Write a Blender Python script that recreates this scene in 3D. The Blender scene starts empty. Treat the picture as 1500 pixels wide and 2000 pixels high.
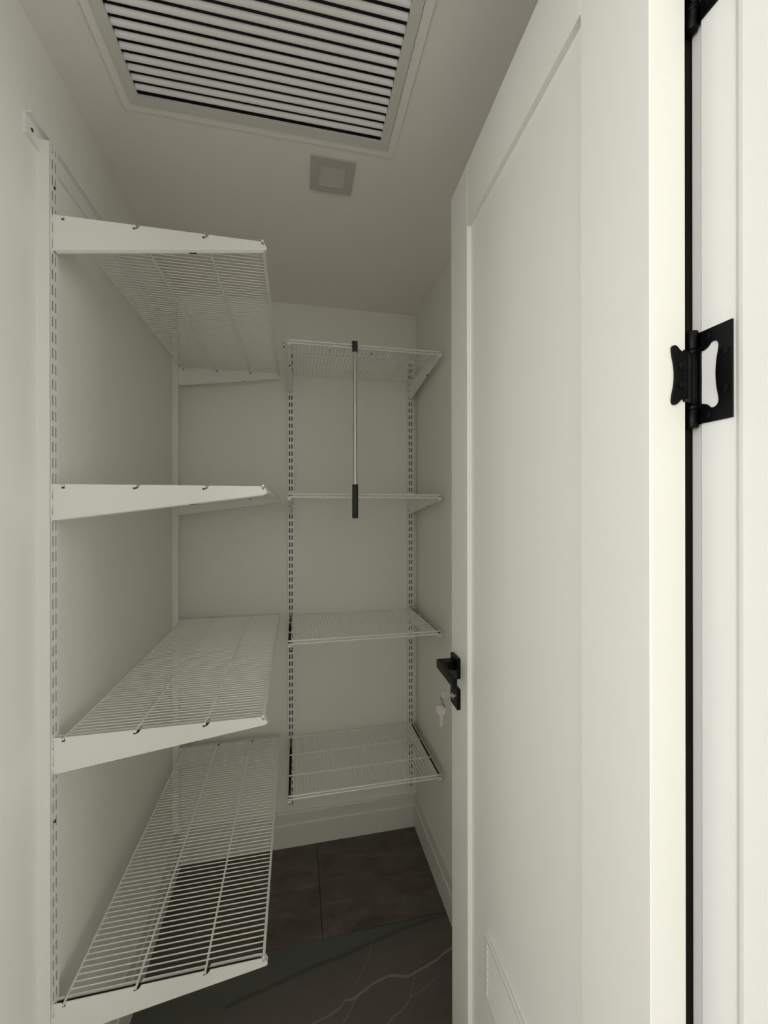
import bpy, bmesh, math
from mathutils import Matrix, Vector

# ------------------------------------------------------------------ camera, world, light, exposure
scn = bpy.context.scene
col = scn.collection
EYE = 1.55
YAW, ROLL, FPX, HORIZON = 0.2113, -0.0013, 798.73, 995.2
cam_data = bpy.data.cameras.new('camera')
cam_data.sensor_fit = 'VERTICAL'
cam_data.sensor_height = 36.0
cam_data.lens = 36.0 * FPX / 2000.0
cam_data.shift_y = (HORIZON - 1000.0) / 2000.0
cam_data.clip_start = 0.01
cam = bpy.data.objects.new('camera', cam_data)
col.objects.link(cam)
fw = Vector((math.sin(YAW), math.cos(YAW), 0)); rt = Vector((math.cos(YAW), -math.sin(YAW), 0)); up = Vector((0, 0, 1))
r2 = rt * math.cos(ROLL) + up * math.sin(ROLL); u2 = -rt * math.sin(ROLL) + up * math.cos(ROLL)
m = Matrix((r2, u2, -fw)).transposed().to_4x4(); m.translation = (0, 0, EYE)
cam.matrix_world = m
scn.camera = cam

world = bpy.data.worlds.new('world'); scn.world = world
world.use_nodes = True
bg = world.node_tree.nodes['Background']
bg.inputs['Color'].default_value = (1.0, 0.99, 0.975, 1)
bg.inputs['Strength'].default_value = 2.0

# daylight taken to enter the unseen hall ends; lamp behind the camera is added
def unseen_area_light(name, loc, aim, w, h, energy, color):
    d = bpy.data.lights.new(name, 'AREA'); d.shape = 'RECTANGLE'; d.size = w; d.size_y = h; d.energy = energy; d.color = color
    o = bpy.data.objects.new(name, d); col.objects.link(o); o.location = loc
    o.rotation_euler = (Vector(aim) - Vector(loc)).to_track_quat('-Z', 'Y').to_euler()
unseen_area_light('unseen_area_light', (-1.60, -1.35, 1.65), (0.3, 0.6, 1.5), 0.9, 1.9, 25, (0.99, 1.0, 0.985))
unseen_area_light('unseen_area_light', (2.1, -0.98, 1.70), (-0.2, 0.5, 1.5), 0.9, 1.9, 46, (1.0, 0.995, 0.98))
unseen_area_light('unseen_area_light', (0.0, -1.95, 1.75), (0.0, 1.0, 1.75), 2.2, 1.5, 5.6, (0.99, 1.0, 0.985))  # fill added behind the camera to lift the ambient light; no window here

vs = scn.view_settings
vs.view_transform = 'Standard'; vs.look = 'None'; vs.gamma = 1.0; vs.use_curve_mapping = False
vs.exposure = 0.07
scn.cycles.use_denoising = True
scn.cycles.max_bounces = 12; scn.cycles.diffuse_bounces = 8

# ------------------------------------------------------------------ materials
def new_mat(name, color, rough=0.5, metal=0.0, noise=0.0, nscale=60.0, bump=0.0, bscale=400.0, spec=0.5):
    mt = bpy.data.materials.new(name); mt.use_nodes = True
    nt = mt.node_tree; b = nt.nodes['Principled BSDF']
    b.inputs['Base Color'].default_value = (*color, 1); b.inputs['Roughness'].default_value = rough
    b.inputs['Metallic'].default_value = metal; b.inputs['Specular IOR Level'].default_value = spec
    tc = nt.nodes.new('ShaderNodeTexCoord')
    if noise:
        n = nt.nodes.new('ShaderNodeTexNoise'); n.inputs['Scale'].default_value = nscale; n.inputs['Detail'].default_value = 4
        nt.links.new(tc.outputs['Object'], n.inputs['Vector'])
        mx = nt.nodes.new('ShaderNodeMix'); mx.data_type = 'RGBA'
        mx.inputs[6].default_value = (*[c * (1 - noise) for c in color], 1)
        mx.inputs[7].default_value = (*[min(1, c * (1 + noise)) for c in color], 1)
        nt.links.new(n.outputs['Fac'], mx.inputs[0]); nt.links.new(mx.outputs[2], b.inputs['Base Color'])
    if bump:
        n2 = nt.nodes.new('ShaderNodeTexNoise'); n2.inputs['Scale'].default_value = bscale; n2.inputs['Detail'].default_value = 2
        nt.links.new(tc.outputs['Object'], n2.inputs['Vector'])
        bp = nt.nodes.new('ShaderNodeBump'); bp.inputs['Strength'].default_value = bump; bp.inputs['Distance'].default_value = 0.002
        nt.links.new(n2.outputs['Fac'], bp.inputs['Height']); nt.links.new(bp.outputs['Normal'], b.inputs['Normal'])
    return mt

M_wall = new_mat('wall_paint', (0.765, 0.765, 0.708), 0.75, noise=0.015, nscale=8, bump=0.06, bscale=260)
M_ceil = new_mat('ceiling_paint', (0.84, 0.805, 0.77), 0.85, noise=0.015, nscale=8, bump=0.06, bscale=260)
M_trim = new_mat('trim_paint', (0.76, 0.765, 0.745), 0.45, noise=0.01, nscale=10)
M_base = new_mat('baseboard_paint', (0.66, 0.655, 0.60), 0.5, noise=0.01, nscale=10)
M_door = new_mat('door_paint', (0.76, 0.76, 0.712), 0.42, noise=0.012, nscale=5)
M_wire = new_mat('white_epoxy_coat', (0.76, 0.77, 0.735), 0.35, noise=0.01, nscale=80)
M_grille = new_mat('grille_enamel', (0.66, 0.65, 0.62), 0.5, noise=0.02, nscale=40)
M_slat = new_mat('grille_slat_enamel', (0.88, 0.88, 0.885), 0.5, noise=0.03, nscale=120)
M_duct = new_mat('duct_lining', (0.10, 0.10, 0.115), 0.9, noise=0.1, nscale=30)
M_black = new_mat('matte_black_metal', (0.0018, 0.0018, 0.002), 0.38, noise=0.1, nscale=90, spec=0.16)
M_steel = new_mat('brushed_steel', (0.62, 0.61, 0.58), 0.32, metal=1.0, noise=0.05, nscale=200)
M_keysteel = new_mat('worn_key_steel', (0.42, 0.41, 0.38), 0.4, metal=0.9, noise=0.12, nscale=300)
M_ring = new_mat('dark_split_ring', (0.10, 0.095, 0.085), 0.4, metal=0.9, noise=0.1, nscale=300)
M_alu = new_mat('anodised_aluminium', (0.60, 0.60, 0.56), 0.38, metal=0.75, noise=0.04, nscale=150)
M_rubber = new_mat('charcoal_plastic', (0.022, 0.024, 0.024), 0.55, noise=0.08, nscale=120)
M_gap_shade = new_mat('dark_gap_shade', (0.012, 0.009, 0.007), 0.8, noise=0.15, nscale=60, spec=0.1)  # near-black stand-in for shade in the hinge gap
M_dark = new_mat('dark_screw', (0.012, 0.012, 0.012), 0.6, noise=0.1, nscale=200)
M_lighttrim = new_mat('downlight_trim', (0.50, 0.475, 0.45), 0.5, noise=0.02, nscale=60)
M_lens = new_mat('frosted_lens', (0.58, 0.565, 0.52), 0.35, noise=0.02, nscale=60)
M_grout = new_mat('dark_grout', (0.02, 0.019, 0.017), 0.9, noise=0.15, nscale=200)

def curve_mask(nt, sx, sy, pts, width, wob, soft=1.0):
    """1 on the curve y = f(x) through pts, 0 away from it; fades at both ends (a printed vein of the stone)."""
    L = nt.links.new
    x0, x1 = pts[0][0], pts[-1][0]; lo, hi = 1.0, 1.6
    mr = nt.nodes.new('ShaderNodeMapRange'); mr.inputs[1].default_value = x0; mr.inputs[2].default_value = x1
    L(sx, mr.inputs[0])
    fc = nt.nodes.new('ShaderNodeFloatCurve'); c = fc.mapping.curves[0]
    norm = [((a - x0) / (x1 - x0), (b - lo) / (hi - lo)) for a, b in pts]
    c.points[0].location = norm[0]; c.points[1].location = norm[-1]
    for q in norm[1:-1]: c.points.new(*q)
    fc.mapping.update(); L(mr.outputs[0], fc.inputs['Value'])
    def mth(op, a, b=None, cc=None):
        n = nt.nodes.new('ShaderNodeMath'); n.operation = op
        for i, v in enumerate((a, b, cc)):
            if v is None: continue
            if isinstance(v, (int, float)): n.inputs[i].default_value = v
            else: L(v, n.inputs[i])
        return n.outputs[0]
    y = mth('MULTIPLY_ADD', fc.outputs[0], hi - lo, lo)
    d = mth('ABSOLUTE', mth('SUBTRACT', mth('ADD', sy, wob), y))
    k = nt.nodes.new('ShaderNodeMapRange'); k.interpolation_type = 'SMOOTHSTEP'
    k.inputs[1].default_value = 0; k.inputs[2].default_value = width; k.inputs[3].default_value = soft; k.inputs[4].default_value = 0
    L(d, k.inputs[0])
    inside = mth('MULTIPLY', mth('GREATER_THAN', sx, x0), mth('LESS_THAN', sx, x1))
    return mth('MULTIPLY', k.outputs[0], inside), d, y

def stone(name, cols, veins=(), band=None, nscale=3.0):
    mt = bpy.data.materials.new(name); mt.use_nodes = True; nt = mt.node_tree; L = nt.links.new
    b = nt.nodes['Principled BSDF']; b.inputs['Roughness'].default_value = 0.45; b.inputs['Specular IOR Level'].default_value = 0.35
    tc = nt.nodes.new('ShaderNodeTexCoord')
    mp = nt.nodes.new('ShaderNodeMapping'); mp.inputs['Rotation'].default_value = (0, 0, 0.5); mp.inputs['Scale'].default_value = (1, 2.2, 1)
    L(tc.outputs['Object'], mp.inputs['Vector'])
    n = nt.nodes.new('ShaderNodeTexNoise'); n.inputs['Scale'].default_value = nscale; n.inputs['Detail'].default_value = 7
    n.inputs['Roughness'].default_value = 0.62; n.inputs['Distortion'].default_value = 0.7
    L(mp.outputs[0], n.inputs['Vector'])
    r = nt.nodes.new('ShaderNodeValToRGB'); L(n.outputs['Fac'], r.inputs[0])
    r.color_ramp.elements[0].position = 0.30; r.color_ramp.elements[0].color = (*cols[0], 1)
    r.color_ramp.elements[1].position = 0.72; r.color_ramp.elements[1].color = (*cols[-1], 1)
    for i, c in enumerate(cols[1:-1]):
        e = r.color_ramp.elements.new(0.28 + 0.44 * (i + 1) / (len(cols) - 1)); e.color = (*c, 1)
    out = r.outputs[0]
    if veins or band:
        sp = nt.nodes.new('ShaderNodeSeparateXYZ'); L(tc.outputs['Object'], sp.inputs[0])
        wn = nt.nodes.new('ShaderNodeTexNoise'); wn.inputs['Scale'].default_value = 26; wn.inputs['Detail'].default_value = 4
        L(tc.outputs['Object'], wn.inputs['Vector'])
        wo = nt.nodes.new('ShaderNodeMath'); wo.operation = 'MULTIPLY_ADD'; wo.inputs[1].default_value = 0.016; wo.inputs[2].default_value = -0.008
        L(wn.outputs['Fac'], wo.inputs[0])
        if band:
            pts, green, dark = band
            msk, d, y = curve_mask(nt, sp.outputs[0], sp.outputs[1], pts, 0.013, wo.outputs[0], 0.75)
            g = nt.nodes.new('ShaderNodeMath'); g.operation = 'SUBTRACT'; L(sp.outputs[1], g.inputs[0]); L(y, g.inputs[1])
            gm = nt.nodes.new('ShaderNodeMapRange'); gm.interpolation_type = 'SMOOTHSTEP'
            gm.inputs[1].default_value = -0.10; gm.inputs[2].default_value = 0.02; gm.inputs[4].default_value = 0.85; L(g.outputs[0], gm.inputs[0])
            m1 = nt.nodes.new('ShaderNodeMix'); m1.data_type = 'RGBA'; L(gm.outputs[0], m1.inputs[0]); L(out, m1.inputs[6]); m1.inputs[7].default_value = (*green, 1)
            m2 = nt.nodes.new('ShaderNodeMix'); m2.data_type = 'RGBA'; L(msk, m2.inputs[0]); L(m1.outputs[2], m2.inputs[6]); m2.inputs[7].default_value = (*dark, 1)
            out = m2.outputs[2]
        for pts, wd, st, c in veins:
            msk, d, y = curve_mask(nt, sp.outputs[0], sp.outputs[1], pts, wd, wo.outputs[0], st)
            mx = nt.nodes.new('ShaderNodeMix'); mx.data_type = 'RGBA'; L(msk, mx.inputs[0]); L(out, mx.inputs[6]); mx.inputs[7].default_value = (*c, 1)
            out = mx.outputs[2]
    L(out, b.inputs['Base Color'])
    bp = nt.nodes.new('ShaderNodeBump'); bp.inputs['Strength'].default_value = 0.15; bp.inputs['Distance'].default_value = 0.001
    L(n.outputs['Fac'], bp.inputs['Height']); L(bp.outputs[0], b.inputs['Normal'])
    return mt

VW = (0.30, 0.28, 0.26)
M_slate = stone('slate_tile', [(0.056, 0.046, 0.032), (0.088, 0.074, 0.055), (0.106, 0.090, 0.081), (0.150, 0.130, 0.117)], nscale=7.0)
M_marble = stone('veined_stone_tile', [(0.100, 0.079, 0.072), (0.122, 0.099, 0.090), (0.104, 0.094, 0.086)],
    veins=[([(0.148, 1.288), (0.18, 1.289), (0.225, 1.308), (0.27, 1.321), (0.31, 1.323), (0.356, 1.312), (0.398, 1.319), (0.448, 1.332), (0.495, 1.35), (0.54, 1.364)], 0.0060, 0.62, VW),
           ([(0.0, 1.245), (0.044, 1.252), (0.092, 1.258), (0.124, 1.271), (0.150, 1.286)], 0.0045, 0.5, VW),
           ([(0.137, 1.232), (0.163, 1.262), (0.179, 1.282), (0.20, 1.30)], 0.005, 0.4, VW),
           ([(0.255, 1.195), (0.289, 1.217), (0.314, 1.226), (0.343, 1.246), (0.364, 1.273), (0.385, 1.315)], 0.0045, 0.36, VW),
           ([(0.19, 1.323), (0.227, 1.375), (0.268, 1.452)], 0.006, 0.22, VW),
           ([(0.352, 1.255), (0.40, 1.265), (0.45, 1.29)], 0.004, 0.3, VW)],
    band=([(-0.22, 1.35), (-0.128, 1.368), (-0.039, 1.385), (0.054, 1.406), (0.153, 1.419), (0.258, 1.439), (0.369, 1.461), (0.484, 1.474), (0.6, 1.49)],
          (0.080, 0.088, 0.077), (0.046, 0.045, 0.038)), nscale=5)

# ------------------------------------------------------------------ mesh helpers
def add_box(bm, a, b, bevel=0.0, seg=1):
    vs_ = [bm.verts.new((x, y, z)) for x in (a[0], b[0]) for y in (a[1], b[1]) for z in (a[2], b[2])]
    fs = [(0, 1, 3, 2), (4, 6, 7, 5), (0, 4, 5, 1), (2, 3, 7, 6), (0, 2, 6, 4), (1, 5, 7, 3)]
    faces = [bm.faces.new([vs_[i] for i in f]) for f in fs]
    if bevel:
        es = list({e for f in faces for e in f.edges})
        bmesh.ops.bevel(bm, geom=es, offset=bevel, segments=seg, affect='EDGES', profile=0.5)
def add_prism(bm, poly, origin, eu, ev, ew, depth):
    """polygon (u,v) extruded along ew by depth"""
    o, eu, ev, ew = Vector(origin), Vector(eu), Vector(ev), Vector(ew)
    n = len(poly)
    A = [bm.verts.new(o + eu * p[0] + ev * p[1]) for p in poly]
    B = [bm.verts.new(o + eu * p[0] + ev * p[1] + ew * depth) for p in poly]
    f1 = bm.faces.new(A); f2 = bm.faces.new(B[::-1])
    for i in range(n):
        bm.faces.new((A[i], B[i], B[(i + 1) % n], A[(i + 1) % n]))
def add_tube(bm, pts, r, seg=8, cap=True):
    pts = [Vector(p) for p in pts]; rings = []
    ref = None
    for i, p in enumerate(pts):
        t = (pts[min(i + 1, len(pts) - 1)] - pts[max(i - 1, 0)]).normalized()
        if ref is None:
            ref = Vector((0, 0, 1)) if abs(t.z) < 0.9 else Vector((1, 0, 0))
        a = (ref - t * ref.dot(t)).normalized(); b = t.cross(a); ref = a
        rr = r[i] if isinstance(r, (list, tuple)) else r
        rings.append([bm.verts.new(p + (a * math.cos(2 * math.pi * k / seg) + b * math.sin(2 * math.pi * k / seg)) * rr) for k in range(seg)])
    for i in range(len(rings) - 1):
        for k in range(seg):
            bm.faces.new((rings[i][k], rings[i][(k + 1) % seg], rings[i + 1][(k + 1) % seg], rings[i + 1][k]))
    if cap:
        bm.faces.new(rings[0][::-1]); bm.faces.new(rings[-1])
def obj(name, bm, mat, parent=None, smooth=False):
    bmesh.ops.recalc_face_normals(bm, faces=bm.faces[:])
    me = bpy.data.meshes.new(name); bm.to_mesh(me); bm.free()
    me.materials.append(mat)
    if smooth:
        me.polygons.foreach_set('use_smooth', [True] * len(me.polygons))
        me.set_sharp_from_angle(angle=math.radians(40))
    o = bpy.data.objects.new(name, me); col.objects.link(o)
    if parent: o.parent = parent
    return o
def box(name, a, b, mat, parent=None, bevel=0.0, seg=1):
    bm = bmesh.new(); add_box(bm, a, b, bevel, seg); return obj(name, bm, mat, parent)
def tube(name, pts, r, mat, parent=None, seg=8):
    bm = bmesh.new(); add_tube(bm, pts, r, seg); return obj(name, bm, mat, parent, smooth=True)
def empty(name, loc):
    o = bpy.data.objects.new(name, None); o.empty_display_size = 0.05; o.location = loc; col.objects.link(o)
    bpy.context.view_layer.update() if False else None
    return o
def adopt(child, parent):
    """parent a child built in world coordinates"""
    child.parent = parent; child.matrix_parent_inverse = Matrix.Translation(parent.location).inverted()
def tag(o, label=None, cat=None, group=None, kind=None):
    if label: o['label'] = label
    if cat: o['category'] = cat
    if group: o['group'] = group
    if kind: o['kind'] = kind
    return o
def struct(o, label=None, cat=None): return tag(o, label, cat, kind='structure')

# ------------------------------------------------------------------ the closet shell (metres; camera stands at x = y = 0)
XL, XR, YB, YF, H = -0.507, 0.577, 1.939, 0.362, 2.503
YR = 0.232                      # room side of the front wall
JR, JL, DH = 0.430, -0.238, 2.362
struct(box('wall_left', (XL - 0.1, YR, -0.02), (XL, YB + 0.1, H + 0.3), M_wall), 'off-white painted wall on the left behind the long wire shelves', 'wall')
struct(box('wall_back', (XL, YB, -0.02), (XR, YB + 0.1, H + 0.3), M_wall), 'off-white painted end wall behind the short wire shelves', 'wall')
struct(box('wall_right', (XR, YR, -0.02), (XR + 0.1, YB + 0.1, H + 0.3), M_wall), 'off-white painted wall on the right, behind the open door', 'wall')
bm = bmesh.new()
add_box(bm, (XL - 2.2, YR, -0.02), (XL - 0.1, YF, H + 0.3)); add_box(bm, (XR + 0.1, YR, -0.02), (XR + 2.2, YF, H + 0.3))
add_box(bm, (XL, YR, -0.02), (JL - 0.02, YF, H + 0.3)); add_box(bm, (JR + 0.02, YR, -0.02), (XR, YF, H + 0.3))
add_box(bm, (JL - 0.02, YR, DH + 0.02), (JR + 0.02, YF, H + 0.3))
struct(obj('wall_front', bm, M_wall), 'painted wall around the closet doorway', 'wall')

# ceiling with the opening for the return-air grille
VX0, VX1, VY0, VY1 = -0.354, 0.2135, 0.467, 1.0345
bm = bmesh.new()
OX0, OX1, OY0, OY1 = VX0 - 0.0226, VX1 + 0.0236, VY0 - 0.0226, VY1 + 0.0226
add_box(bm, (XL, YF, H), (OX0, YB, H + 0.02)); add_box(bm, (OX1, YF, H), (XR, YB, H + 0.02))
add_box(bm, (OX0, YF, H), (OX1, OY0, H + 0.02)); add_box(bm, (OX0, OY1, H), (OX1, YB, H + 0.02))
struct(obj('ceiling', bm, M_ceil), 'off-white painted closet ceiling', 'ceiling')

# the hall outside, behind the camera
struct(box('wall_hall', (XL - 2.2, -2.1, -0.02), (XR + 2.2, -2.0, H + 0.3), M_wall), 'painted hall wall opposite the closet doorway', 'wall')
struct(box('ceiling', (XL - 2.2, -2.0, H + 0.10), (XR + 2.2, YR, H + 0.2), M_ceil), 'painted hall ceiling outside the closet', 'ceiling')

# floor: grout bed with tiles laid on it
floor = struct(box('floor', (XL - 2.2, -2.0, -0.03), (XR + 2.2, YB, -0.0025), M_grout), 'dark stone tile floor of the closet', 'floor')
g = 0.0012
def tile(x0, x1, y0, y1, mat):
    return box('tile', (x0 + g, y0 + g, -0.012), (x1 - g, y1 - g, 0.0), mat, floor, bevel=0.0008)
JX, JY = 0.0916, 1.4924
tile(XL, JX, JY, YB, M_slate); tile(JX, XR, JY, YB, M_slate)
tile(XL, XR, JY - 0.6, JY, M_marble)
for r in range(6):
    y1 = JY - 0.6 * (r + 1); y0 = y1 - 0.6
    for c in range(4):
        x0 = -2.4 + 1.2 * c
        if r == 0:
            if c in (0, 3): continue
            x0, x1 = (XL, 0.09) if c == 1 else (0.09, XR)
            y0 = YR
        else:
            x1 = x0 + 1.2
            if r == 1: y1 = YR
            y0 = max(y0, -2.0)
            if y1 <= -1.99: continue
        tile(x0, x1, y0, y1, M_marble)

# baseboards
BP = [(0, 0), (0.014, 0), (0.014, 0.100), (0.0125, 0.104), (0.0095, 0.106), (0.0085, 0.150), (0.006, 0.157), (0, 0.157)]
def baseboard(name, origin, eu, ew, length, label):
    bm = bmesh.new(); add_prism(bm, BP, origin, eu, (0, 0, 1), ew, length)
    struct(obj(name, bm, M_base), label, 'baseboard')
baseboard('baseboard_back', (XL, YB, 0), (0, -1, 0), (1, 0, 0), XR - XL, 'white baseboard along the end wall')
baseboard('baseboard_right', (XR, YF, 0), (-1, 0, 0), (0, 1, 0), YB - 0.014 - YF, 'white baseboard along the right wall')
baseboard('baseboard_left', (XL, YF, 0), (1, 0, 0), (0, 1, 0), YB - 0.014 - YF, 'white baseboard along the left wall')

# door frame: jambs, stops, casings
jr = struct(box('trim_1', (JR, YR, 0), (JR + 0.02, YF, DH + 0.02), M_trim, bevel=0.0008), 'white door jamb on the hinge side of the doorway', 'door jamb')
bm = bmesh.new()
add_prism(bm, [(0.430, 0.3225), (0.426, 0.3225), (0.4225, 0.3190), (0.4195, 0.3150), (0.418, 0.3105), (0.418, 0.282), (0.430, 0.282)], (0, 0, 0), (1, 0, 0), (0, 1, 0), (0, 0, 1), DH)
st = obj('stop', bm, M_trim, jr)
jl = struct(box('trim_2', (JL - 0.02, YR, 0), (JL, YF, DH + 0.02), M_trim, bevel=0.0008), 'white door jamb on the latch side of the doorway', 'door jamb')
box('stop', (JL, 0.282, 0), (JL + 0.012, 0.3225, DH), M_trim, jl, bevel=0.002)
jh = struct(box('trim_3', (JL, YR, DH), (JR, YF, DH + 0.02), M_trim, bevel=0.0008), 'white head jamb above the doorway', 'door jamb')
bm = bmesh.new()
add_box(bm, (JR + 0.0045, YF, 0), (JR + 0.075, YF + 0.0155, DH + 0.075), 0.002)
t4 = struct(obj('trim_4', bm, M_trim), 'white casing beside the hinges, inside the closet', 'door casing')
gap_strip = box('gap_shade_strip', (0.4108, YF + 0.0157, 0.01), (JR + 0.012, YF + 0.0205, DH), M_gap_shade, t4)  # added strip: shade of the open gap put in as dark colour
tag(gap_strip, 'dark strip added for the shade of the hinge gap')
bm = bmesh.new()
add_box(bm, (JR + 0.005, YR - 0.016, 0), (JR + 0.085, YR, DH + 0.085), 0.002)
struct(obj('trim_5', bm, M_trim), 'white casing on the room side beside the hinges', 'door casing')
bm = bmesh.new()
add_box(bm, (JL - 0.085, YR - 0.016, 0), (JL - 0.005, YR, DH + 0.085), 0.002)
struct(obj('trim_6', bm, M_trim), 'white casing on the room side beside the latch', 'door casing')

# ------------------------------------------------------------------ the open shaker door
A = math.radians(2.65)
DD = Vector((-math.sin(A), -math.cos(A), 0))     # from the free edge towards the hinges
DN = Vector((-math.cos(A), math.sin(A), 0))      # out of the visible face
P0 = Vector((0.3934, 1.0, 0))                    # free edge of the visible face
DW, DT, DTOP, DBOT = 0.639, 0.0436, 2.353, 0.010
door = struct(empty('door_1', P0), 'white one-panel shaker door standing open into the closet', 'door')
def dbox(name, s0, s1, z0, z1, h0, h1, mat, parent=None, bevel=0.0, seg=1):
    """box in door coordinates: s from the free edge, z up, h out of the visible face"""
    bm = bmesh.new(); add_box(bm, (s0, h0, z0), (s1, h1, z1), bevel, seg)
    return dplace(obj(name, bm, mat), parent)
DM = Matrix((DD, DN, Vector((0, 0, 1)))).transposed().to_4x4(); DM.translation = P0
def dplace(o, parent=None):
    o.data.transform(DM); o.data.flip_normals() if DM.determinant() < 0 else None
    if parent is None: adopt(o, door)
    else: o.parent = parent; o.matrix_parent_inverse = Matrix.Translation(door.location).inverted() if parent == door else Matrix()
    return o
SI0, SI1, ZR, ZB = 0.1124, 0.5245, 2.2075, 0.24
dbox('stile', 0, SI0, DBOT, DTOP, -DT, 0, M_door, bevel=0.0012)
dbox('stile', SI1, DW, DBOT, DTOP, -DT, 0, M_door, bevel=0.0012)
dbox('rail', SI0, SI1, ZR, DTOP, -DT + 0.0003, -0.0003, M_door, bevel=0.0004)
dbox('rail', SI0, SI1, DBOT, ZB, -DT + 0.0003, -0.0003, M_door, bevel=0.0004)
dbox('panel', SI0, SI1, ZB, ZR, -DT + 0.01, -0.0102, M_door)
# transfer grille low on the panel
GS0, GS1, GZ0, GZ1 = 0.196, 0.443, 0.517, 0.656
bm = bmesh.new()
hp = -0.0102
for a, b in (((GS0, GZ0), (GS1, GZ0 + 0.012)), ((GS0, GZ1 - 0.012), (GS1, GZ1)), ((GS0, GZ0 + 0.012), (GS0 + 0.014, GZ1 - 0.012)), ((GS1 - 0.014, GZ0 + 0.012), (GS1, GZ1 - 0.012))):
    add_box(bm, (a[0], hp, a[1]), (b[0], hp + 0.006, b[1]), 0.001)
grille = dplace(obj('door_grille', bm, M_grille))
tag(grille, 'small white louvred grille low on the door')
n_s = 8
for i in range(n_s):
    z = GZ0 + 0.012 + (GZ1 - GZ0 - 0.024) * (i + 0.5) / n_s
    bm = bmesh.new()
    add_prism(bm, [(hp + 0.0012, z + 0.0050), (hp + 0.0056, z - 0.0030), (hp + 0.0056, z - 0.0046), (hp + 0.0012, z + 0.0030)], (GS0 + 0.013, 0, 0), (0, 1, 0), (0, 0, 1), (1, 0, 0), GS1 - GS0 - 0.026)
    s = obj('slat', bm, M_grille); s.data.transform(DM); s.parent = grille

# lever handle: square rose, lever, keyed rose below
bm = bmesh.new()
add_box(bm, (0.0185, 0.0085, 1.1505), (0.044, 0.040, 1.1725), 0.0010)
add_box(bm, (0.0185, 0.0365, 1.1505), (0.146, 0.0465, 1.1725), 0.0012)
lever = dplace(obj('lever_handle', bm, M_black, smooth=True)); tag(lever, 'matte black lever handle with square roses')
def sub(name, bm, mat, parent, smooth=False):
    o = obj(name, bm, mat, None, smooth); o.data.transform(DM); o.parent = parent; return o
for zc in (1.162, 1.087):
    bm = bmesh.new(); add_box(bm, (0.017, 0.0, zc - 0.025), (0.067, 0.0095, zc + 0.025), 0.001); sub('rose', bm, M_black, lever)
bm = bmesh.new(); add_tube(bm, [(0.042, 0.009, 1.087), (0.042, 0.0125, 1.087)], 0.008, 18); cyl = sub('lock_cylinder', bm, M_steel, lever, True)
tag(cyl, 'steel key cylinder')
bm = bmesh.new(); add_tube(bm, [(0.0535, 0.040, 1.1505), (0.0535, 0.040, 1.1497)], 0.002, 8); sub('set_screw', bm, M_steel, lever)

# keys
def dthing(name, bm, mat, label, cat, group=None, smooth=False):
    o = obj(name, bm, mat, None, smooth); o.data.transform(DM); return tag(o, label, cat, group)
def key_outline():
    bow = [(-0.0095, 0.003), (-0.0115, 0.006), (-0.0115, 0.018), (-0.0095, 0.022), (0.0095, 0.022), (0.0115, 0.018), (0.0115, 0.006), (0.0095, 0.003), (0.0042, 0.0)]
    blade = [(0.0042, -0.026), (0.0025, -0.030), (-0.0020, -0.030), (-0.0036, -0.027), (-0.0024, -0.023), (-0.0036, -0.019), (-0.0028, -0.015), (-0.0036, -0.011), (-0.0042, 0.0)]
    return bow + blade
ko = key_outline()
# key in the lock: lies in the vertical plane through the cylinder axis; blade (-v) runs into the lock
bm = bmesh.new()
bow_pts = [(a, b) for a, b in ko if b >= 0] ; 
kin = [(-0.0095, 0.003), (-0.0115, 0.006), (-0.0115, 0.020), (-0.0095, 0.0245), (0.0095, 0.0245), (0.0115, 0.020), (0.0115, 0.006), (0.0095, 0.003), (0.0042, 0.0), (0.0042, -0.006), (-0.0042, -0.006), (-0.0042, 0.0)]
add_prism(bm, kin, (0.041, 0.0186, 1.089), (0, 0, 1), (0, 1, 0), (1, 0, 0), 0.0022)
dthing('door_key', bm, M_keysteel, 'silver key pushed into the black door lock', 'key', 'keys on the door')
bm = bmesh.new()
rc = Vector((0.0425, 0.0385, 1.073)); ring = []
for k in range(25):
    a = 2 * math.pi * k / 24
    ring.append(rc + Vector((0.004 * math.sin(a), 0.0035 * math.cos(a), 0.0125 * math.cos(a) * 1.0)) + Vector((0.0095 * math.sin(a), 0, 0)))
add_tube(bm, ring, 0.0008, 6, cap=False)
dthing('key_ring', bm, M_ring, 'thin steel ring joining the two silver keys', 'key ring', None, True)
bm = bmesh.new()
add_prism(bm, ko, (0.0405, 0.0415, 1.0415), (0.35, -0.94, 0), (0, 0, 1), (0.94, 0.35, 0), 0.0022)
dthing('door_key', bm, M_keysteel, 'silver key hanging from the ring below the lever handle', 'key', 'keys on the door')

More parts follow.
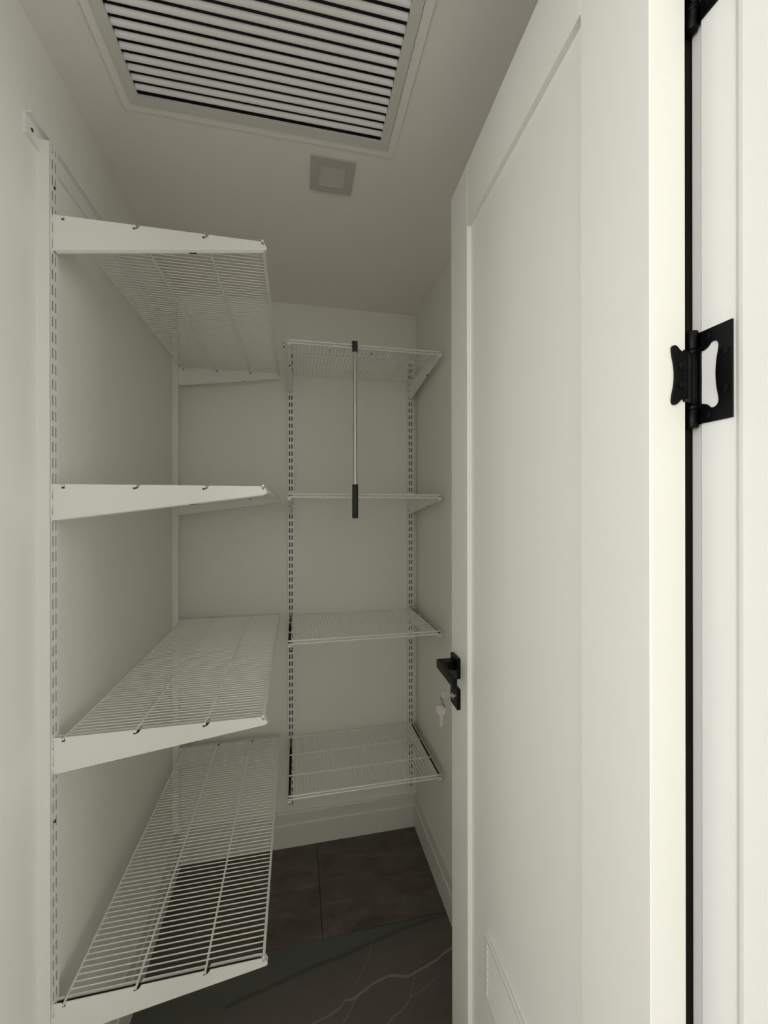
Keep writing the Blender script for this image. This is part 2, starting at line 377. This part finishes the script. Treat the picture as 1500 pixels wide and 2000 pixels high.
# ------------------------------------------------------------------ butterfly hinges
def prism_hole(bm, outer, inner, origin, eu, ev, ew, depth):
    """flat plate with a hole: outer and inner loops, bridged"""
    o, eu, ev, ew = Vector(origin), Vector(eu), Vector(ev), Vector(ew)
    def loop(pts, d): return [bm.verts.new(o + eu * p[0] + ev * p[1] + ew * d) for p in pts]
    for d in (0, depth):
        lo, li = loop(outer, d), loop(inner, d)
        es = [bm.edges.new((l[i], l[(i + 1) % len(l)])) for l in (lo, li) for i in range(len(l))]
        bmesh.ops.triangle_fill(bm, use_beauty=True, edges=es)
        if d == 0: L0 = (lo, li)
        else: L1 = (lo, li)
    for a, b in zip(L0, L1):
        n = len(a)
        for i in range(n): bm.faces.new((a[i], a[(i + 1) % n], b[(i + 1) % n], b[i]))
PINX, PINY = 0.4262, 0.3695
def spline(pts, n=4):
    out = []
    for i in range(len(pts) - 1):
        p0, p1, p2, p3 = pts[max(i - 1, 0)], pts[i], pts[i + 1], pts[min(i + 2, len(pts) - 1)]
        for k in range(n):
            t = k / n
            out.append(tuple(0.5 * (2 * p1[j] + (p2[j] - p0[j]) * t + (2 * p0[j] - 5 * p1[j] + 4 * p2[j] - p3[j]) * t * t + (3 * p1[j] - p0[j] - 3 * p2[j] + p3[j]) * t ** 3) for j in (0, 1)))
    out.append(pts[-1]); return out
def hinge(zc, label):
    t = tag(empty('butterfly_hinge', (PINX, PINY, zc - 0.05)), label, 'hinge', 'black hinges on the white door')
    def part(name, bm, mat=M_black, smooth=False):
        o = obj(name, bm, mat, None, smooth); o.data.transform(Matrix.Translation((0, 0, zc))); adopt(o, t); return o
    # barrel of five knuckles along the pin
    for a, b in ((-0.053, -0.0335), (-0.033, -0.0285), (-0.028, 0.0275), (0.028, 0.0325), (0.033, 0.053)):
        bm = bmesh.new(); add_tube(bm, [(PINX, PINY, a), (PINX, PINY, a + 0.0008), (PINX, PINY, b - 0.0008), (PINX, PINY, b)], [0.0056, 0.0062, 0.0062, 0.0056], 20); part('knuckle', bm, smooth=True)
    # outer leaf with the wing-shaped cut-out, on the jamb (u towards the room, v up)
    outer = [(-0.002, -0.0495), (0.0345, -0.0495), (0.0345, 0.0495), (-0.002, 0.0495)]
    half = spline([(0.0015, 0.0), (0.0015, 0.0285), (0.0035, 0.0285), (0.0085, 0.0305), (0.0125, 0.0345), (0.0175, 0.0345), (0.0205, 0.031), (0.0208, 0.026), (0.0190, 0.016), (0.0180, 0.006), (0.0178, 0.0)], 3)
    inner = half[:-1] + [(a, -b) for a, b in half[::-1][:-1]]
    bm = bmesh.new(); prism_hole(bm, outer, inner, (JR, 0.3625, 0), (0, -1, 0), (0, 0, 1), (-1, 0, 0), 0.0022)
    jl_ = part('jamb_leaf', bm)
    for z0, z1 in ((-0.0495, -0.034), (0.034, 0.0495)):
        bm = bmesh.new(); add_box(bm, (JR - 0.0022, 0.3605, z0), (JR, PINY, z1))
        o = obj('leaf_curl', bm, M_black); o.data.transform(Matrix.Translation((0, 0, zc))); o.parent = jl_
    for u, v in ((0.0095, 0.0415), (0.0275, 0.020), (0.0275, -0.018), (0.0095, -0.0415)):
        bm = bmesh.new(); add_tube(bm, [(JR - 0.002, 0.3625 - u, v), (JR - 0.0030, 0.3625 - u, v), (JR - 0.0034, 0.3625 - u, v)], [0.0042, 0.0042, 0.0030], 14)
        o = obj('screw', bm, M_black, None, True); o.data.transform(Matrix.Translation((0, 0, zc))); o.parent = jl_
    # inner wing leaf on the hinge edge of the door
    e0 = P0 + DD * DW; ex = Vector((math.cos(A), -math.sin(A), 0))      # along the door's thickness, away from the visible face
    hw = spline([(0.0445, 0.0245), (0.0415, 0.0245), (0.0355, 0.0262), (0.0305, 0.0308), (0.0265, 0.0312), (0.0245, 0.0285), (0.0250, 0.022), (0.0272, 0.012), (0.0282, 0.004), (0.0282, 0.0)], 3)
    wing = hw + [(a, -b) for a, b in hw[::-1][1:]]
    bm = bmesh.new(); add_prism(bm, wing, e0 + DD * 0.0001, ex, (0, 0, 1), DD, 0.0022)
    dl = part('door_leaf', bm)
    bm = bmesh.new(); q = e0 + ex * DT + DD * 0.0001
    add_prism(bm, [(q.x - 0.004, q.y), (q.x - 0.004, q.y - 0.0023), (PINX - 0.002, PINY - 0.004), (PINX, PINY + 0.001), (PINX - 0.004, PINY + 0.001)], (0, 0, -0.0275), (1, 0, 0), (0, 1, 0), (0, 0, 1), 0.055)
    o = obj('leaf_curl', bm, M_black); o.data.transform(Matrix.Translation((0, 0, zc))); o.parent = dl
    for v in (0.0095, -0.0105):
        c = e0 + ex * 0.0365 + DD * 0.0022
        bm = bmesh.new(); add_tube(bm, [c + Vector((0, 0, v)), c + DD * 0.001 + Vector((0, 0, v)), c + DD * 0.0014 + Vector((0, 0, v))], [0.0042, 0.0042, 0.0030], 14)
        o = obj('screw', bm, M_black, None, True); o.data.transform(Matrix.Translation((0, 0, zc))); o.parent = dl
hinge(1.692, 'black butterfly hinge at mid height of the white door edge')
hinge(2.129, 'upper black butterfly hinge cut by the top of the photo')

# ------------------------------------------------------------------ return-air grille in the ceiling
vent = tag(empty('ceiling_vent', ((VX0 + VX1) / 2, (VY0 + VY1) / 2, H)), 'large white louvred return-air grille in the closet ceiling', 'vent')
def frame_ring(x0, x1, y0, y1, w, z0, z1, bev):
    bm = bmesh.new()
    add_box(bm, (x0 - w, y0 - w, z0), (x1 + w, y0, z1), bev); add_box(bm, (x0 - w, y1, z0), (x1 + w, y1 + w, z1), bev)
    add_box(bm, (x0 - w, y0, z0), (x0, y1, z1), bev); add_box(bm, (x1, y0, z0), (x1 + w, y1, z1), bev)
    return bm
o = obj('flange', frame_ring(VX0 - 0.0226, VX1 + 0.0236, VY0 - 0.0226, VY1 + 0.0226, 0.019, H - 0.0035, H, 0.0), M_ceil); adopt(o, vent)
o = obj('hinged_frame', frame_ring(VX0, VX1, VY0, VY1, 0.0222, H - 0.0055, H + 0.0012, 0.0), M_grille); adopt(o, vent)
bm = bmesh.new()
D0, D1, D2, D3 = OX0 - 0.012, OX1 + 0.012, OY0 - 0.012, OY1 + 0.012
add_box(bm, (D0, D2, H + 0.20), (D1, D3, H + 0.21))
for a, b in (((D0, D2), (OX0 - 0.002, D3)), ((OX1 + 0.002, D2), (D1, D3)), ((OX0 - 0.002, D2), (OX1 + 0.002, OY0 - 0.002)), ((OX0 - 0.002, OY1 + 0.002), (OX1 + 0.002, D3))):
    add_box(bm, (a[0], a[1], H + 0.0205), (b[0], b[1], H + 0.20))
o = obj('duct', bm, M_duct); adopt(o, vent)
PS = 0.0211
bm = bmesh.new()
sec = [(-0.0038, 0.0058), (-0.0036, 0.0044), (-0.0024, 0.0020), (-0.0002, 0.0006), (0.0030, -0.0002), (0.0062, -0.0002), (0.0074, 0.0008), (0.0074, 0.0018), (0.0062, 0.0010), (0.0030, 0.0010), (0.0004, 0.0017), (-0.0014, 0.0030), (-0.0025, 0.0048), (-0.0027, 0.0058)]
add_prism(bm, sec, (VX0, 0, 0), (0, 1, 0), (0, 0, 1), (1, 0, 0), VX1 - VX0)
slat0 = obj('slat', bm, M_slat, None, True)
k = 0
y = VY1 - 0.0155
while y > VY0 + 0.01:
    s = slat0 if k == 0 else slat0.copy()
    if k: col.objects.link(s)
    s.parent = vent; s.location = (-vent.location.x, y - vent.location.y, 0.001)
    y -= PS; k += 1

# square downlight
LX0, LX1, LY0, LY1 = 0.0404, 0.1610, 1.110, 1.230
dl_ = tag(empty('downlight', ((LX0 + LX1) / 2, (LY0 + LY1) / 2, H)), 'small square unlit downlight in the ceiling beyond the grille', 'ceiling light')
bm = bmesh.new()
W = 0.025
for a, b in (((LX0, LY0), (LX1, LY0 + W)), ((LX0, LY1 - W), (LX1, LY1)), ((LX0, LY0 + W), (LX0 + W, LY1 - W)), ((LX1 - W, LY0 + W), (LX1, LY1 - W))):
    add_box(bm, (a[0], a[1], H - 0.006), (b[0], b[1], H - 0.0002))
o = obj('trim_ring', bm, M_lighttrim); adopt(o, dl_)
o = box('diffuser', (LX0 + W, LY0 + W, H - 0.0042), (LX1 - W, LY1 - W, H - 0.0004), M_lens); adopt(o, dl_)

# ------------------------------------------------------------------ wall-standard shelving
SD, SWD = 0.0225, 0.028            # standard: projection from the wall, width
def standard_mesh(length):
    """local: x out of the wall, y across, z from the bottom; slotted face"""
    bm = bmesh.new(); w = SWD / 2; t = 0.0016
    add_box(bm, (0, -w, 0), (SD, -w + t, length)); add_box(bm, (0, w - t, 0), (SD, w, length))
    cx, sw, sh, p = 0.0054, 0.0024, 0.0205, 0.032
    strips = [(-w, -cx - sw), (-cx + sw, cx - sw), (cx + sw, w)]
    for a, b in strips: add_box(bm, (SD - t, a, 0), (SD, b, length))
    z = 0.0; n = int(length / p)
    for i in range(n + 1):
        z0 = max(0, i * p - (p - sh) / 2); z1 = min(length, i * p + (p - sh) / 2)
        if z1 <= z0: continue
        for s in (-1, 1):
            c = s * cx
            add_box(bm, (SD - t, c - sw, z0), (SD, c + sw, z1))
    me = bpy.data.meshes.new('wall_standard'); bmesh.ops.recalc_face_normals(bm, faces=bm.faces[:]); bm.to_mesh(me); bm.free(); me.materials.append(M_wire)
    return me
M_slot_shade = new_mat('slot_shade', (0.05, 0.05, 0.048), 0.7, noise=0.08, nscale=150)  # dark colour stands in for shade inside uprights and brackets
def lining_mesh(length):  # lining added behind the slots to darken them like shade
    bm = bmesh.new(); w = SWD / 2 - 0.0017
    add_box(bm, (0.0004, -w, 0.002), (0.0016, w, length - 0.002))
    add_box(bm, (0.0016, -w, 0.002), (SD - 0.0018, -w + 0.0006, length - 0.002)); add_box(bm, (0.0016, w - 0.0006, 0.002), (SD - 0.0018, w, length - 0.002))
    me = bpy.data.meshes.new('shade_lining'); bmesh.ops.recalc_face_normals(bm, faces=bm.faces[:]); bm.to_mesh(me); bm.free(); me.materials.append(M_slot_shade)
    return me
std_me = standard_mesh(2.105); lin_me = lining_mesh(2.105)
def bracket_mesh():
    """local: x from the standard to the tip, y across, z = 0 on the shelf line; folded sheet, open at the top"""
    Lb, t, hw = 0.420, 0.0014, 0.0065
    def hook(x): return [(x - 0.0005, 0), (x - 0.0018, -0.0030), (x - 0.0068, -0.0058), (x - 0.0072, -0.0090), (x - 0.0035, -0.0098), (x + 0.0030, -0.0070), (x + 0.0060, -0.0030), (x + 0.0078, 0)]
    top = [(0, 0), (0.0135, 0), (0.0150, -0.0025), (0.0150, -0.0095), (0.0212, -0.0095), (0.0212, 0)] + hook(0.154) + hook(0.291) + \
          [(0.405, 0), (0.4085, -0.0020), (0.4090, -0.0100), (0.4135, -0.0100), (0.4150, -0.0035), (0.4165, -0.0035), (0.4170, -0.0090)]
    poly = top + [(0.4195, -0.0105), (0.4200, -0.0145), (0.4180, -0.0178), (0.4120, -0.0192), (0, -0.074)]
    bm = bmesh.new()
    add_prism(bm, poly, (0, -hw, 0), (1, 0, 0), (0, 0, 1), (0, 1, 0), t)
    add_prism(bm, poly, (0, hw - t, 0), (1, 0, 0), (0, 0, 1), (0, 1, 0), t)
    bot = [(0.008, -0.0730), (0.4120, -0.0192), (0.4180, -0.0178), (0.4200, -0.0145), (0.4195, -0.0105), (0.4180, -0.0108), (0.4184, -0.0143), (0.4170, -0.0165), (0.4115, -0.0178), (0.008, -0.0714)]
    add_prism(bm, bot, (0, -hw + t, 0), (1, 0, 0), (0, 0, 1), (0, 1, 0), 2 * (hw - t))
    # rounded fold along the lower edge
    add_tube(bm, [(0.004, 0, -0.0695), (0.4125, 0, -0.0155)], 0.0064, 12)
    # hooks engaging the slots
    for z in (-0.008, -0.040):
        for s in (-1, 1):
            y0 = s * 0.0052
            add_box(bm, (-0.004, y0 - 0.0007, z - 0.012), (0.0005, y0 + 0.0007, z))
    me = bpy.data.meshes.new('shelf_bracket'); bmesh.ops.recalc_face_normals(bm, faces=bm.faces[:]); bm.to_mesh(me); bm.free(); me.materials.append(M_wire)
    me.polygons.foreach_set('use_smooth', [True] * len(me.polygons)); me.set_sharp_from_angle(angle=math.radians(35))
    return me
brk_me = bracket_mesh()
def bracket_lining():  # added dark lining, so the open bracket top looks shaded
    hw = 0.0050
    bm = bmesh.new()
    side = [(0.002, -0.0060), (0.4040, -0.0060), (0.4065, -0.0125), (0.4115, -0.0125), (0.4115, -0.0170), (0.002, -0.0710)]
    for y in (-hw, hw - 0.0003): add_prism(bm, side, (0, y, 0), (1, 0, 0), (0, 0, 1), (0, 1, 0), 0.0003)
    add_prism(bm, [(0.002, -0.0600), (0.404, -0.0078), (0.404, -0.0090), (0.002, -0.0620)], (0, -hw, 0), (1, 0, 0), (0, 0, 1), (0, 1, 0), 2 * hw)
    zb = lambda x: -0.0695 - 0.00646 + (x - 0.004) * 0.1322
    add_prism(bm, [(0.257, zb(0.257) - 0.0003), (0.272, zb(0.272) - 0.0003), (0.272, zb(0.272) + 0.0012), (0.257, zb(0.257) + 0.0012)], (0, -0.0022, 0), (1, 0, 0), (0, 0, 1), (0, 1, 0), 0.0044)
    me = bpy.data.meshes.new('shade_lining'); bmesh.ops.recalc_face_normals(bm, faces=bm.faces[:]); bm.to_mesh(me); bm.free(); me.materials.append(M_slot_shade)
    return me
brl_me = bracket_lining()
def add_bracket(mw, label, group):
    b = linked('shelf_bracket', brk_me, mw, label, 'shelf bracket', group)
    o = bpy.data.objects.new('shade_lining', brl_me); col.objects.link(o); o.parent = b
    return b
def linked(name, me, mat_world, label, cat, group):
    o = bpy.data.objects.new(name, me); col.objects.link(o); o.matrix_world = mat_world; return tag(o, label, cat, group)
def wall_frame(base, out, across):
    mm = Matrix((Vector(out), Vector(across), Vector((0, 0, 1)))).transposed().to_4x4(); mm.translation = base; return mm

YN, YFAR = 0.9618, 1.874
XSL, XSR = -0.0245, 0.5425
ZS = 0.190
frames_left = lambda y, z: wall_frame((XL, y, z), (1, 0, 0), (0, 1, 0))
frames_back = lambda x, z: wall_frame((x, YB, z), (0, -1, 0), (1, 0, 0))
stds = [linked('wall_standard', std_me, frames_left(YN, ZS), 'white slotted upright nearest the doorway on the left wall', 'shelf upright', 'slotted uprights'),
        linked('wall_standard', std_me, frames_left(YFAR, ZS), 'white slotted upright in the far corner of the left wall', 'shelf upright', 'slotted uprights'),
        linked('wall_standard', std_me, frames_back(XSL, ZS), 'white slotted upright on the end wall, left of the pole', 'shelf upright', 'slotted uprights'),
        linked('wall_standard', std_me, frames_back(XSR, ZS), 'white slotted upright on the end wall by the right corner', 'shelf upright', 'slotted uprights')]
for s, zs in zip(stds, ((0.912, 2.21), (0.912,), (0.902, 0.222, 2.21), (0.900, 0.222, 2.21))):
    o = bpy.data.objects.new('shade_lining', lin_me); col.objects.link(o); o.parent = s
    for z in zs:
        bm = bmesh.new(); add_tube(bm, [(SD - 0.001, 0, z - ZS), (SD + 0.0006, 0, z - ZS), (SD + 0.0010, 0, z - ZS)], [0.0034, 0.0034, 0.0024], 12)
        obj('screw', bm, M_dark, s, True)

# top tracks the uprights hang from
def track(base, out, along, length, label, holes):
    t = 0.0018
    bm = bmesh.new()
    add_prism(bm, [(0, 0), (0.006, 0), (0.006, 0.004), (t + 0.0005, 0.004), (t + 0.0005, 0.040), (0.013, 0.040), (0.013, 0.0465), (0.0115, 0.0465), (0.0115, 0.0425), (0, 0.0425)], (0, 0, 0), (1, 0, 0), (0, 0, 1), (0, 1, 0), length)
    o = obj('hang_track', bm, M_wire); o.matrix_world = wall_frame(base, out, along); tag(o, label, 'shelf track', 'hanging tracks')
    for h in holes:
        bm = bmesh.new(); add_tube(bm, [(t, h, 0.024), (t + 0.0012, h, 0.024), (t + 0.0016, h, 0.024)], [0.0036, 0.0036, 0.002], 12); obj('screw', bm, M_dark, o, True)
track((XL, 0.905, 2.270), (1, 0, 0), (0, 1, 0), 1.02, 'white hanging track high on the left wall', (0.022, 0.30, 0.60, 0.90))
track((-0.066, YB, 2.2755), (0, -1, 0), (1, 0, 0), XR + 0.066 - 0.002, 'white hanging track high on the end wall', (0.012, 0.222, 0.42, 0.60))

# wire shelves
PITCH, RC, RL = 0.01386, 0.00135, 0.0025
def shelf(name, mat_world, length, n, off, label, group):
    """local: x out of the wall from the upright's face, y along the shelf, z = 0 at bracket top"""
    t = empty(name, (0, 0, 0)); t.matrix_world = mat_world; tag(t, label, 'wire shelf', group)
    key = 'wire_%.3f' % length
    if key not in cache:
        bm = bmesh.new(); add_tube(bm, [(0.0175, 0, -0.0016), (0.4085, 0, -0.0016), (0.4115, 0, -0.0028), (0.4122, 0, -0.006), (0.4122, 0, -0.0125)], RC, 6)
        a = obj('cross_wire', bm, M_wire, None, True)
        lw = []
        for x, z, r in ((0.0180, -0.0030, RL), (0.1515, -0.0030, RL), (0.2885, -0.0030, RL), (0.4112, 0.0012, 0.0029), (0.4112, -0.0100, 0.0029)):
            bm = bmesh.new(); add_tube(bm, [(x, 0, z), (x, length, z)], r, 8); lw.append(obj('long_wire', bm, M_wire, None, True))
        cache[key] = [a.data] + [l.data for l in lw]
        for q in [a] + lw: bpy.data.objects.remove(q)
    ms = cache[key]
    for i, me in enumerate(ms[1:]):
        o = bpy.data.objects.new('front_rail' if i >= 3 else 'long_wire', me); col.objects.link(o); o.parent = t
    for i in range(n):
        o = bpy.data.objects.new('cross_wire', ms[0]); col.objects.link(o); o.parent = t; o.location = (0, off + i * PITCH, 0)
    return t
cache = {}
order = ['topmost', 'second', 'third', 'lowest']
LZ = [2.152, 1.603, 1.085, 0.5425]
BZ = [2.159, 1.605, 1.077, 0.520]
lenL = YFAR - YN + 0.016
for i, z in enumerate(LZ):
    shelf('wire_shelf', wall_frame((XL + SD, YN - 0.008, z), (1, 0, 0), (0, 1, 0)), lenL, 64, 0.0265,
          '%s long white wire shelf on the left wall' % order[i], 'wire shelves on the left wall')
    for y, w in ((YN, 'near'), (YFAR, 'far')):
        add_bracket(wall_frame((XL + SD, y, z), (1, 0, 0), (0, 1, 0)),
               '%s white bracket under the %s wire shelf on the left wall' % (w, order[i]), 'brackets on the left wall')
lenB = XSR - XSL + 0.008
for i, z in enumerate(BZ):
    shelf('wire_shelf', wall_frame((XSL - 0.004, YB - SD, z), (0, -1, 0), (1, 0, 0)), lenB, 40, 0.0165,
          '%s short white wire shelf on the end wall' % order[i], 'wire shelves on the end wall')
    for x, w in ((XSL, 'left'), (XSR, 'right')):
        add_bracket(wall_frame((x, YB - SD, z), (0, -1, 0), (1, 0, 0)),
               '%s white bracket under the %s wire shelf on the end wall' % (w, order[i]), 'brackets on the end wall')

# ------------------------------------------------------------------ reach pole hanging from the front rail
PX, PY = 0.2117, YB - SD - 0.4122 - 0.0125
pole = tag(empty('reach_pole', (PX, PY, 1.5185)), 'grey metal pole with dark grip hanging from the top end-wall shelf', 'pole')
o = tube('tube', [(PX, PY, 1.60), (PX, PY, 2.14)], 0.0078, M_alu, seg=20); adopt(o, pole)
bm = bmesh.new(); add_tube(bm, [(PX, PY, 1.5185), (PX, PY, 1.5205), (PX, PY, 1.640), (PX, PY, 1.6425)], [0.0100, 0.0112, 0.0112, 0.0095], 24)
o = obj('grip', bm, M_rubber, None, True); adopt(o, pole)
bm = bmesh.new()
add_tube(bm, [(PX, PY, 2.128), (PX, PY, 2.130), (PX, PY, 2.154), (PX, PY + 0.0006, 2.160), (PX, PY + 0.003, 2.1655)], [0.0092, 0.0100, 0.0100, 0.0098, 0.0085], 20)
add_prism(bm, [(-0.002, 2.155), (-0.004, 2.1655), (0.000, 2.1705), (0.010, 2.1725), (0.020, 2.1705), (0.0225, 2.165), (0.0225, 2.150), (0.0195, 2.150), (0.0190, 2.1640), (0.012, 2.1665), (0.006, 2.162), (0.004, 2.155)], (PX - 0.0095, PY, 0), (0, 1, 0), (0, 0, 1), (1, 0, 0), 0.019)
o = obj('hook_cap', bm, M_rubber, None, True); adopt(o, pole)
